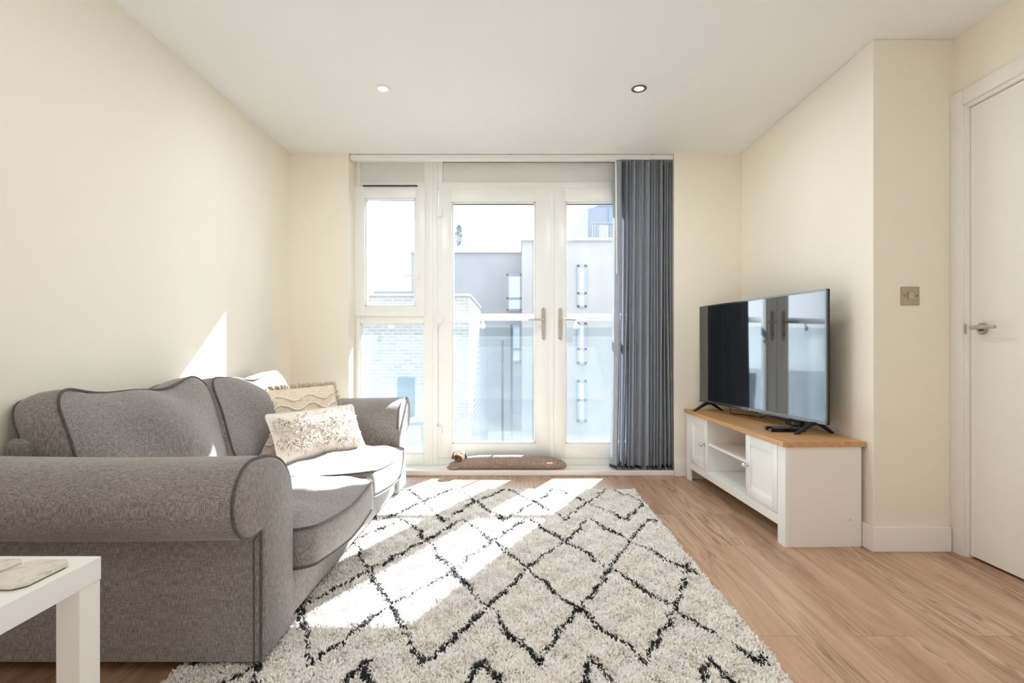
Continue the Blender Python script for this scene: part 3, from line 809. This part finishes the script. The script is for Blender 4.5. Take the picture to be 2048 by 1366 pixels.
# small maker's mark on the chin: a round emblem and two letters
lx, lz = tw/2+.016, TB+.0045
Ls = [[(0, 1), (0, 0), (.55, 0)]]
Gs = [[(1.5, .82), (1.3, 1.0), (1.0, .95), (.85, .6), (.85, .35), (1.0, .05), (1.3, 0), (1.52, .15), (1.52, .48), (1.22, .48)]]
letters(Ls+Gs, lx-.010, lz, .0095, .0112).build('logo_letters', M['letter'], bz)
mb = MB(); circ = [(lx-.001+.0052*math.cos(a), .0112, lz+.0048+.0052*math.sin(a)) for a in np.linspace(0, 2*PI, 20, endpoint=False)]
mb.tube(circ, .0010, 6, closed=True); mb.build('logo_emblem', M['letter'], bz)
for fx in (.095, tw-.095):
    mb = MB(); hw = .011
    for pts in ([(.104, 0), (.122, 0), (.026, TB+.004), (-.004, TB+.004), (-.004, TB-.012), (.016, TB-.014)],
                [(-.098, 0), (-.114, 0), (-.030, TB+.004), (.004, TB+.004), (.004, TB-.012), (-.022, TB-.014)]):
        bm = bmesh.new()
        A = [bm.verts.new((fx-hw, a-.004, b)) for a, b in pts]; B = [bm.verts.new((fx+hw, a-.004, b)) for a, b in pts]
        n = len(pts); bm.faces.new(A); bm.faces.new(B)
        for i in range(n): bm.faces.new((A[i], A[(i+1) % n], B[(i+1) % n], B[i]))
        bmesh.ops.recalc_face_normals(bm, faces=bm.faces[:]); mb.bm(bm)
    mb.build('foot', M['black'], tv)

# cable, adaptor, remotes on the cabinet
CTZ = .511
cable = MB()
cp = []
for (px, py, dz) in ((1459.5, 806, .018), (1460, 818, .010), (1462, 826, 0), (1468, 828, 0), (1490, 829.5, 0), (1510, 833, 0), (1522, 834.5, 0), (1532, 831, 0), (1545, 833, 0), (1562, 838, 0), (1580, 842.5, 0)):
    z = CTZ + .003 + dz; Y = (CH-z)*F/(py-CY); cp.append((WX(px, Y), Y, z))
tag(cable.tube(cp, .0028, 8).build('power_cable', M['brown_plastic'], smooth=True), 'thin dark cable lying under the television on the oak top', 'cable')
ad = thing('power_adaptor', 'small black power adaptor lying behind the television foot on the oak top', 'adaptor', (1.622, 3.045, CTZ), math.radians(98))
MB().box(-.062, .062, -.019, .019, 0, .030, .004).build('case', M['black'], ad)
MB().box(-.020, .004, .0188, .0196, .008, .022).build('label_plate', M['grey_plastic'], ad)

def remote(loc, rz, mat, n_rows, label, L=.19, tilt=0.0):
    r = thing('remote_control', label, 'remote', loc, rz, group='remote controls beside the television foot')
    r.rotation_euler = (0, tilt, rz)
    bm = bmesh.new(); bmesh.ops.create_cube(bm, size=1)
    for v in bm.verts:
        w = .048 if v.co.x < 0 else .042
        v.co = Vector((v.co.x*L, v.co.y*w, (v.co.z+.5)*.020))
    bmesh.ops.bevel(bm, geom=bm.edges[:], offset=.0075, segments=4, affect='EDGES')
    MB().bm(bm).build('case', M[mat], r, angle=50)
    mb = MB()
    for i in range(n_rows):
        for j in (-1, 0, 1): mb.box(-L*.36+i*.017-.0045, -L*.36+i*.017+.0045, j*.0115-.0035, j*.0115+.0035, .0195, .0225, .001)
    mb.build('keypad', M['grey_plastic'], r)
    MB().cyl((L*.22, 0, .0205), .013, .003, 'z', 24, .001).build('navigation_ring', M['grey_plastic'], r)
    MB().box(-L/2-.0008, -L/2+.006, -.014, .014, .005, .015, .002).build('end_cap', M['grey_plastic'], r)
remote((1.462, 2.822, CTZ), math.radians(-3), 'gloss_black', 5, 'glossy black remote lying flat on the oak top, in front of the other', L=.185)
remote((1.458, 2.880, CTZ), math.radians(-7), 'black', 6, 'matte black remote behind the glossy one on the oak top', L=.175)

# ------------------------------------------------------------------ rug
RGX0, RGX1, RGY0, RGY1 = -1.00, .79, 1.18, 3.50
NTUFT = 72000
P = 0.338
def wob(x, y, s): return .6*(.014*np.sin(9.1*x+3.3*y+s) + .012*np.sin(23*x-17*y+2*s) + .008*np.sin(41*y+37*x+s))
def pattern(x, y):
    bands = [(0.29, 1.575, -.101+P/2*0), (1.575, 2.87, .062), (2.87, 4.2, .275)]
    xx = x + wob(x, y, 0.); yy = y + wob(y, x, 1.7)
    best = np.full_like(x, 9.)
    for b0, b1, x0 in bands:
        inb = (yy >= b0-.012) & (yy < b1+.012)
        base = b1 if b0 < 1 else b0
        if b0 < 1: v = (yy-b1)/(.33*2) 
        else: v = (yy-b0)/(.33*2)
        for sg in (1, -1):
            f = (xx-x0)/P + sg*v
            d = np.abs(f-np.round(f))*P*.89
            best = np.where(inb, np.minimum(best, d), best)
    best = np.where((x > RGX1-.022), 9., best)
    return best
N = NTUFT
tx = rng.uniform(RGX0+.004, RGX1-.004, N*2); ty = RGY0 + (RGY1-RGY0)*rng.uniform(0, 1, N*2)**1.18
keep = ~((tx < -.86) & (ty > 1.66)); tx, ty = tx[keep][:N], ty[keep][:N]; N = len(tx)
ex = np.minimum(np.minimum(tx-RGX0, RGX1-tx), RGY1-ty)
pd = pattern(tx, ty)
lw = .0085 + .003*np.sin(31*tx+27*ty)
isb = (pd < lw) & (rng.random(N) < .85)
lean = np.stack([.55*np.sin(38*tx+21*ty) + .45*np.sin(71*ty-33*tx), -.15+.55*np.cos(35*ty-29*tx) + .45*np.sin(66*tx+44*ty)], 1)*.5
S = 2
TX = np.repeat(tx, S); TY = np.repeat(ty, S); LB = np.repeat(isb, S); LEAN = np.repeat(lean, S, 0)
K = len(TX)
TAN = np.repeat(rng.random(N) < .10 + .10*np.sin(29*tx+17*ty)*np.sin(31*ty-23*tx), S)
jx = rng.normal(0, .0032, (K, 2))
hgt = rng.uniform(.014, .023, K) * (0.92+.14*np.sin(TX*52+TY*13)*np.sin(TY*47-TX*19))
dirs = LEAN*.8 + rng.normal(0, .30, (K, 2))
rad = rng.uniform(.0026, .0040, K)*np.where(TY > 2.6, 1.25, 1.0)
base = np.stack([TX+jx[:, 0], TY+jx[:, 1], np.full(K, .008)], 1)
p1 = base + np.stack([dirs[:, 0]*hgt*.35, dirs[:, 1]*hgt*.35, hgt*.62], 1)
p2 = base + np.stack([dirs[:, 0]*hgt*1.05, dirs[:, 1]*hgt*1.05, hgt*(1-.18*np.clip((dirs**2).sum(1), 0, 2))], 1)
verts = np.zeros((K, 7, 3), np.float32)
a0 = rng.uniform(0, 2*PI, K)
for j in range(3):
    a = a0 + 2*PI*j/3
    off = np.stack([np.cos(a), np.sin(a), np.zeros(K)], 1)
    verts[:, j] = base + off*rad[:, None]
    verts[:, 3+j] = p1 + off*rad[:, None]*1.15
verts[:, 6] = p2
quads = np.array([[0, 1, 4, 3], [1, 2, 5, 4], [2, 0, 3, 5]]); tris = np.array([[3, 4, 6], [4, 5, 6], [5, 3, 6]])
loops_one = np.concatenate([quads.ravel(), tris.ravel()])     # 21 loops
LO = (np.arange(K)[:, None]*7 + loops_one[None]).ravel()
starts_one = np.array([0, 4, 8, 12, 15, 18])
LS = (np.arange(K)[:, None]*21 + starts_one[None]).ravel()
me = bpy.data.meshes.new('rug')
# backing slab
bx = np.array([[RGX0, RGY0, .0005], [RGX1, RGY0, .0005], [RGX1, RGY1, .0005], [RGX0, RGY1, .0005], [RGX0, RGY0, .010], [RGX1, RGY0, .010], [RGX1, RGY1, .010], [RGX0, RGY1, .010]], np.float32)
bq = np.array([[0, 3, 2, 1], [4, 5, 6, 7], [0, 1, 5, 4], [1, 2, 6, 5], [2, 3, 7, 6], [3, 0, 4, 7]])
V = np.concatenate([verts.reshape(-1, 3), bx]); nv = K*7
LOOPS = np.concatenate([LO, (bq+nv).ravel()]); ST = np.concatenate([LS, len(LO)+np.arange(6)*4])
me.vertices.add(len(V)); me.vertices.foreach_set('co', V.ravel())
me.loops.add(len(LOOPS)); me.loops.foreach_set('vertex_index', LOOPS.astype(np.int32))
me.polygons.add(len(ST)); me.polygons.foreach_set('loop_start', ST.astype(np.int32))
mi = np.concatenate([np.repeat(np.where(LB, 1, np.where(TAN, 2, 0)).astype(np.int32), 6), np.zeros(6, np.int32)])
me.materials.append(M['wool']); me.materials.append(M['wool_black']); me.materials.append(M['wool_tan'])
me.polygons.foreach_set('material_index', mi)
me.polygons.foreach_set('use_smooth', np.ones(len(ST), bool))
me.update(calc_edges=True); me.validate()
rug = bpy.data.objects.new('rug', me); COL.objects.link(rug)
tag(rug, 'ivory shaggy wool rug with black diamond lines on the oak floor', 'rug')
fr = MB()
x = RGX0+.02
while x < RGX1-.01:
    L = random.uniform(.028, .055); sw = random.uniform(-.014, .014)
    for q in range(3):
        s = random.uniform(-.006, .006)
        fr.tube([(x+s*.3, RGY1-.004, .010), (x+s+sw*.4, RGY1+L*.5, .009), (x+s*1.6+sw, RGY1+L, .004)], [.0035, .003, .0018], 5)
    x += .023
f = fr.build('fringe', M['wool'], rug, smooth=True); f['kind'] = 'stuff'

# ------------------------------------------------------------------ balcony rail outside the doors
YR = 4.285
br = thing('balcony_railing', 'white handrail with glass balustrade outside the french doors', 'railing', (0, YR, 0))
zr = WZ(634.5, YR)
o = Off(br); o.tube([(RX0-.1, YR, zr), (RX1+.1, YR, zr)], .027, 20); o.build('handrail', M['alu'], smooth=True)
xs_ = WX(1023.5, YR)
for x0, x1 in ((RX0-.08, xs_-.008), (xs_+.008, RX1+.08)):
    o = Off(br); o.box(x0, x1, YR-.005, YR+.005, -.06, WZ(650, YR)); o.build('glass_panel', M['rail_glass'])
o = Off(br); o.box(xs_-.0075, xs_+.0075, YR-.004, YR+.004, -.05, WZ(652, YR)); o.build('joint_strip', M['far_frame'])
for px in (783, 966, 1152, 1300):
    o = Off(br); o.cyl((WX(px, YR), YR-.012, WZ(652, YR)), .024, .014, 'y', 24, .003); o.cyl((WX(px, YR), YR, WZ(645, YR)), .009, .04, 'z', 12); o.build('clamp', M['alu'], angle=40)

# ------------------------------------------------------------------ outside
m = MB().box(-4.0, 3.0, YF+.12, 6.35, -.32, -.22); struct(m.build('terrace_floor', M['concrete']), 'bright pale terrace paving outside the doors', 'terrace')
m = MB().box(-45, 45, 6.35, 90, -1.6, -1.5); struct(m.build('courtyard_ground', M['concrete']), 'pale courtyard ground below the terrace', 'ground')

def far_window(root, px0, px1, pt, pb, Y, split=None, low='far_pane', up='far_pane'):
    x0, x1, z1, z0 = WX(px0, Y), WX(px1, Y), WZ(pt, Y), WZ(pb, Y); t = .06
    o = Off(root)
    o.box(x0, x0+t, Y-.05, Y+.02, z0, z1); o.box(x1-t, x1, Y-.05, Y+.02, z0, z1); o.box(x0, x1, Y-.05, Y+.02, z0, z0+t); o.box(x0, x1, Y-.05, Y+.02, z1-t, z1)
    if split: o.box(x0, x1, Y-.05, Y+.02, WZ(split, Y)-t/2, WZ(split, Y)+t/2)
    f = o.build('window', M['far_frame'])
    if split:
        o = Off(root); o.box(x0+t, x1-t, Y-.02, Y-.005, WZ(split, Y), z1-t); o.build('pane', M[up], f)
        o = Off(root); o.box(x0+t, x1-t, Y-.02, Y-.005, z0+t, WZ(split, Y)); o.build('pane', M[low], f)
    else:
        o = Off(root); o.box(x0+t, x1-t, Y-.02, Y-.005, z0+t, z1-t); o.build('pane', M[up], f)
YA, YA2 = 13.4, 15.4
ab = thing('apartment_building', 'pale grey rendered apartment building opposite the french doors', 'building', (2, YA, -1.5))
o = Off(ab); o.box(WX(1045, YA), 9.0, YA, YA+8, -1.5, WZ(482, YA)); o.build('front_wall', M['stucco'])
o = Off(ab); o.box(WX(1043, YA), 9.1, YA-.08, YA+8.1, WZ(482, YA), WZ(480, YA)+.05); o.build('front_coping', M['coping'])
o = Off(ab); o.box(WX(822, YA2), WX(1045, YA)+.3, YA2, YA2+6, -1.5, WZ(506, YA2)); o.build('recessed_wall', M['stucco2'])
o = Off(ab); o.box(WX(820, YA2), WX(1043, YA), YA2-.08, YA2+6.1, WZ(506, YA2), WZ(504, YA2)+.03); o.build('recessed_coping', M['coping'])
far_window(ab, 1154, 1173, 530, 615, YA, 587)
far_window(ab, 1154, 1173, 645, 728, YA, 698, 'far_blind', 'far_blind')
far_window(ab, 1154, 1173, 760, 843, YA, 800, 'far_pane', 'far_blind')
far_window(ab, 1013, 1044, 548, 622, YA2, 597)
far_window(ab, 1021, 1043, 650, 725, YA2, 698)
o = Off(ab); o.box(WX(1019, YA2), WX(1043, YA2), YA2-.06, YA2, WZ(825, YA2), WZ(752, YA2), .01); o.build('blue_door', M['blue_door'])
o = Off(ab); o.tube([(WX(970, YA2), YA2+2, WZ(506, YA2)), (WX(970, YA2), YA2+2, WZ(484, YA2)+.1)], .10, 10); o.build('roof_vent', M['coping'])

YK = 8.2
bb = thing('brick_building', 'pale buff brick building in front of the grey one', 'building', (-2, YK, -1.5))
o = Off(bb); o.box(-3.2, WX(938, YK), YK, YK+2.5, -1.5, WZ(592, YK)); o.build('brick_wall', M['brick'])
o = Off(bb); o.box(-3.3, WX(941, YK), YK-.05, YK+2.6, WZ(592, YK), WZ(588, YK)); o.build('coping', M['coping'])
o = Off(bb); o.box(WX(747, 9.5), WX(832, 9.5), 9.5, 9.8, WZ(592, YK), WZ(582, 9.5)); o.build('roof_upstand', M['tower'])
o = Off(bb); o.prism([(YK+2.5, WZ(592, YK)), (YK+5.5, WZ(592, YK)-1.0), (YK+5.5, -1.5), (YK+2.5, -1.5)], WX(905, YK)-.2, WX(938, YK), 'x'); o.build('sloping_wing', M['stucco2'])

YT = 30.0
tw_ = thing('tower_block', 'blue grey block with balconies rising behind the apartment building', 'building', (6, YT, -1.5))
o = Off(tw_); o.box(WX(1176, YT), 12, YT, YT+8, -1.5, WZ(406, YT)); o.build('wall', M['tower'])
o = Off(tw_); o.box(WX(1217, YT), WX(1262, YT), YT-.1, YT, WZ(450, YT), WZ(418, YT)); o.build('window', M['blue_door'])
o = Off(tw_); o.box(WX(1198, YT), WX(1216, YT), YT-.1, YT, WZ(483, YT), WZ(452, YT)); o.build('balcony_door', M['far_pane'])
o = Off(tw_)
for px in np.arange(1180, 1262, 5.0):
    o.box(WX(px, YT), WX(px+1.6, YT), YT-.9, YT-.85, WZ(484, YT), WZ(455, YT))
o.box(WX(1178, YT), WX(1262, YT), YT-.95, YT-.8, WZ(455, YT), WZ(453, YT)); o.box(WX(1178, YT), WX(1262, YT), YT-1, YT, WZ(486, YT), WZ(484, YT)); o.build('balcony_rail', M['far_frame'])

YTR = 40.0
tr = thing('slender_tree', 'small dark slender tree rising beyond the rooftop', 'tree', (WX(917.5, YTR), YTR, -1.5))
z0, z1 = WZ(492, YTR), WZ(450, YTR)
MB().tube([(0, 0, 0), (.03, 0, (z0+1.5)*.6), (0, 0, z1+1.2)], [.10, .06, .02], 8).build('trunk', M['bark'], tr)
lf = MB()
for i in range(420):
    t = random.random()**.8; r = .30*math.sin(PI*min(1, (1-t)*.88+.06))**.8; a = random.uniform(0, 2*PI); rr = r*math.sqrt(random.random())
    c = Vector((rr*math.cos(a), rr*math.sin(a), z0+1.5+t*(z1-z0)))
    d1_ = Vector((random.uniform(-1, 1), random.uniform(-1, 1), random.uniform(-1, 1))).normalized()*.10; d2_ = d1_.cross(Vector((random.random(), random.random(), 1))).normalized()*.06
    lf.add([c-d1_, c-d2_, c+d1_, c+d2_], [(0, 1, 2, 3)])
lf.build('foliage', M['leaf'], tr)

# garden chair on the terrace
gc = thing('garden_chair', 'blue grey garden chair standing on the terrace beyond the narrow window', 'chair', (WX(812, 5.9), 5.9, -.22), math.radians(20))
mb = MB(); bm = bmesh.new(); bmesh.ops.create_cube(bm, size=1)
for v in bm.verts: v.co = Vector((v.co.x*.20, v.co.y*.03 - .06*v.co.z, .60+v.co.z*.52))
bmesh.ops.bevel(bm, geom=bm.edges[:], offset=.012, segments=3, affect='EDGES'); mb.bm(bm).build('backrest', M['chair_blue'], gc, angle=40)
MB().box(-.21, .21, -.40, .04, .36, .40, .01).build('seat', M['chair_blue'], gc)
for sx in (-1, 1):
    for y in (-.37, .02): MB().tube([(sx*.18, y, .37), (sx*.20, y + (.03 if y > 0 else -.02), 0)], .014, 8).build('leg', M['far_frame'], gc)
# metal cycle hoop on the terrace
hp = MB(); yy = 6.0
hp.tube([(WX(908, yy), yy, -.22), (WX(912, yy), yy, WZ(838, yy)), (WX(943, yy), yy, WZ(823, yy)), (WX(950, yy), yy, -.22)], .010, 8)
tag(hp.build('metal_hoop', M['far_frame'], smooth=True), 'thin bent metal hoop standing on the bright terrace', 'metal hoop')

# ------------------------------------------------------------------ lights
w = bpy.data.worlds.new('sky'); scene.world = w; w.use_nodes = True
nt = w.node_tree; bg = nt.nodes['Background']
tcn = nt.nodes.new('ShaderNodeTexCoord'); sep = nt.nodes.new('ShaderNodeSeparateXYZ'); rp = nt.nodes.new('ShaderNodeValToRGB')
nt.links.new(tcn.outputs['Generated'], sep.inputs[0]); nt.links.new(sep.outputs[2], rp.inputs['Fac'])
rp.color_ramp.elements[0].color = (0.97, 0.985, 1, 1); rp.color_ramp.elements[1].color = (0.80, 0.90, 1, 1)
nt.links.new(rp.outputs['Color'], bg.inputs['Color']); bg.inputs['Strength'].default_value = 4.6

def lamp(name, typ, loc, energy, color=(1, 1, 1), target=None, **kw):
    d = bpy.data.lights.new(name, typ); d.energy = energy; d.color = color
    for k, v in kw.items(): setattr(d, k, v)
    o = bpy.data.objects.new(name, d); COL.objects.link(o); o.location = loc
    if target is not None: o.rotation_euler = (Vector(target)-Vector(loc)).to_track_quat('-Z', 'Y').to_euler()
    return o
sd = Vector((-.50, -1.0, -.87))
s = lamp('sun', 'SUN', (4, 12, 10), 25.0, (1, .98, .95)); s.rotation_euler = sd.to_track_quat('-Z', 'Y').to_euler(); s.data.angle = math.radians(.7)
# unseen fill lights added behind the viewer to brighten the room
lamp('rear_fill_down', 'AREA', (.2, -1.2, H-.02), 6, (1, .98, .96), (.2, -1.2, 0), shape='RECTANGLE', size=3.0, size_y=2.2)
lamp('rear_fill_up', 'AREA', (.2, -.9, .55), 20, (.95, .97, 1), (.2, .3, H), shape='RECTANGLE', size=2.6, size_y=1.6)

for lx_, ly_ in ((-.748, 2.957), (.694, 2.957), (-.748, 1.3), (.694, 1.3)):  # far pair sits at the spotlights; near pair is added fill without fittings
    lamp('ceiling_spot_fill', 'AREA', (lx_, ly_, H-.012), 6 if ly_ > 2 else 3, (1, .97, .93), (lx_, ly_, 0), shape='DISK', size=.30)

# ------------------------------------------------------------------ camera and look
cd = bpy.data.cameras.new('camera'); cam = bpy.data.objects.new('camera', cd); COL.objects.link(cam)
cam.location = (0, 0, CH); cam.rotation_euler = (PI/2, 0, 0)
cd.sensor_width = 36; cd.lens = F/2048*36; cd.shift_x = -(CX-1024)/2048; cd.shift_y = (CY-683)/2048; cd.clip_start = .05; cd.clip_end = 300
scene.camera = cam
vs_ = scene.view_settings
scene.display_settings.display_device = 'sRGB'
vs_.view_transform = 'Standard'; vs_.look = 'None'; vs_.exposure = 0.40; vs_.gamma = 1.0
vs_.use_white_balance = True; vs_.white_balance_temperature = 5850; vs_.white_balance_tint = 6
c = scene.cycles
c.use_denoising = True; c.max_bounces = 12; c.diffuse_bounces = 8; c.transmission_bounces = 10; c.transparent_max_bounces = 16; c.sample_clamp_indirect = 6.0; c.caustics_reflective = False; c.caustics_refractive = False
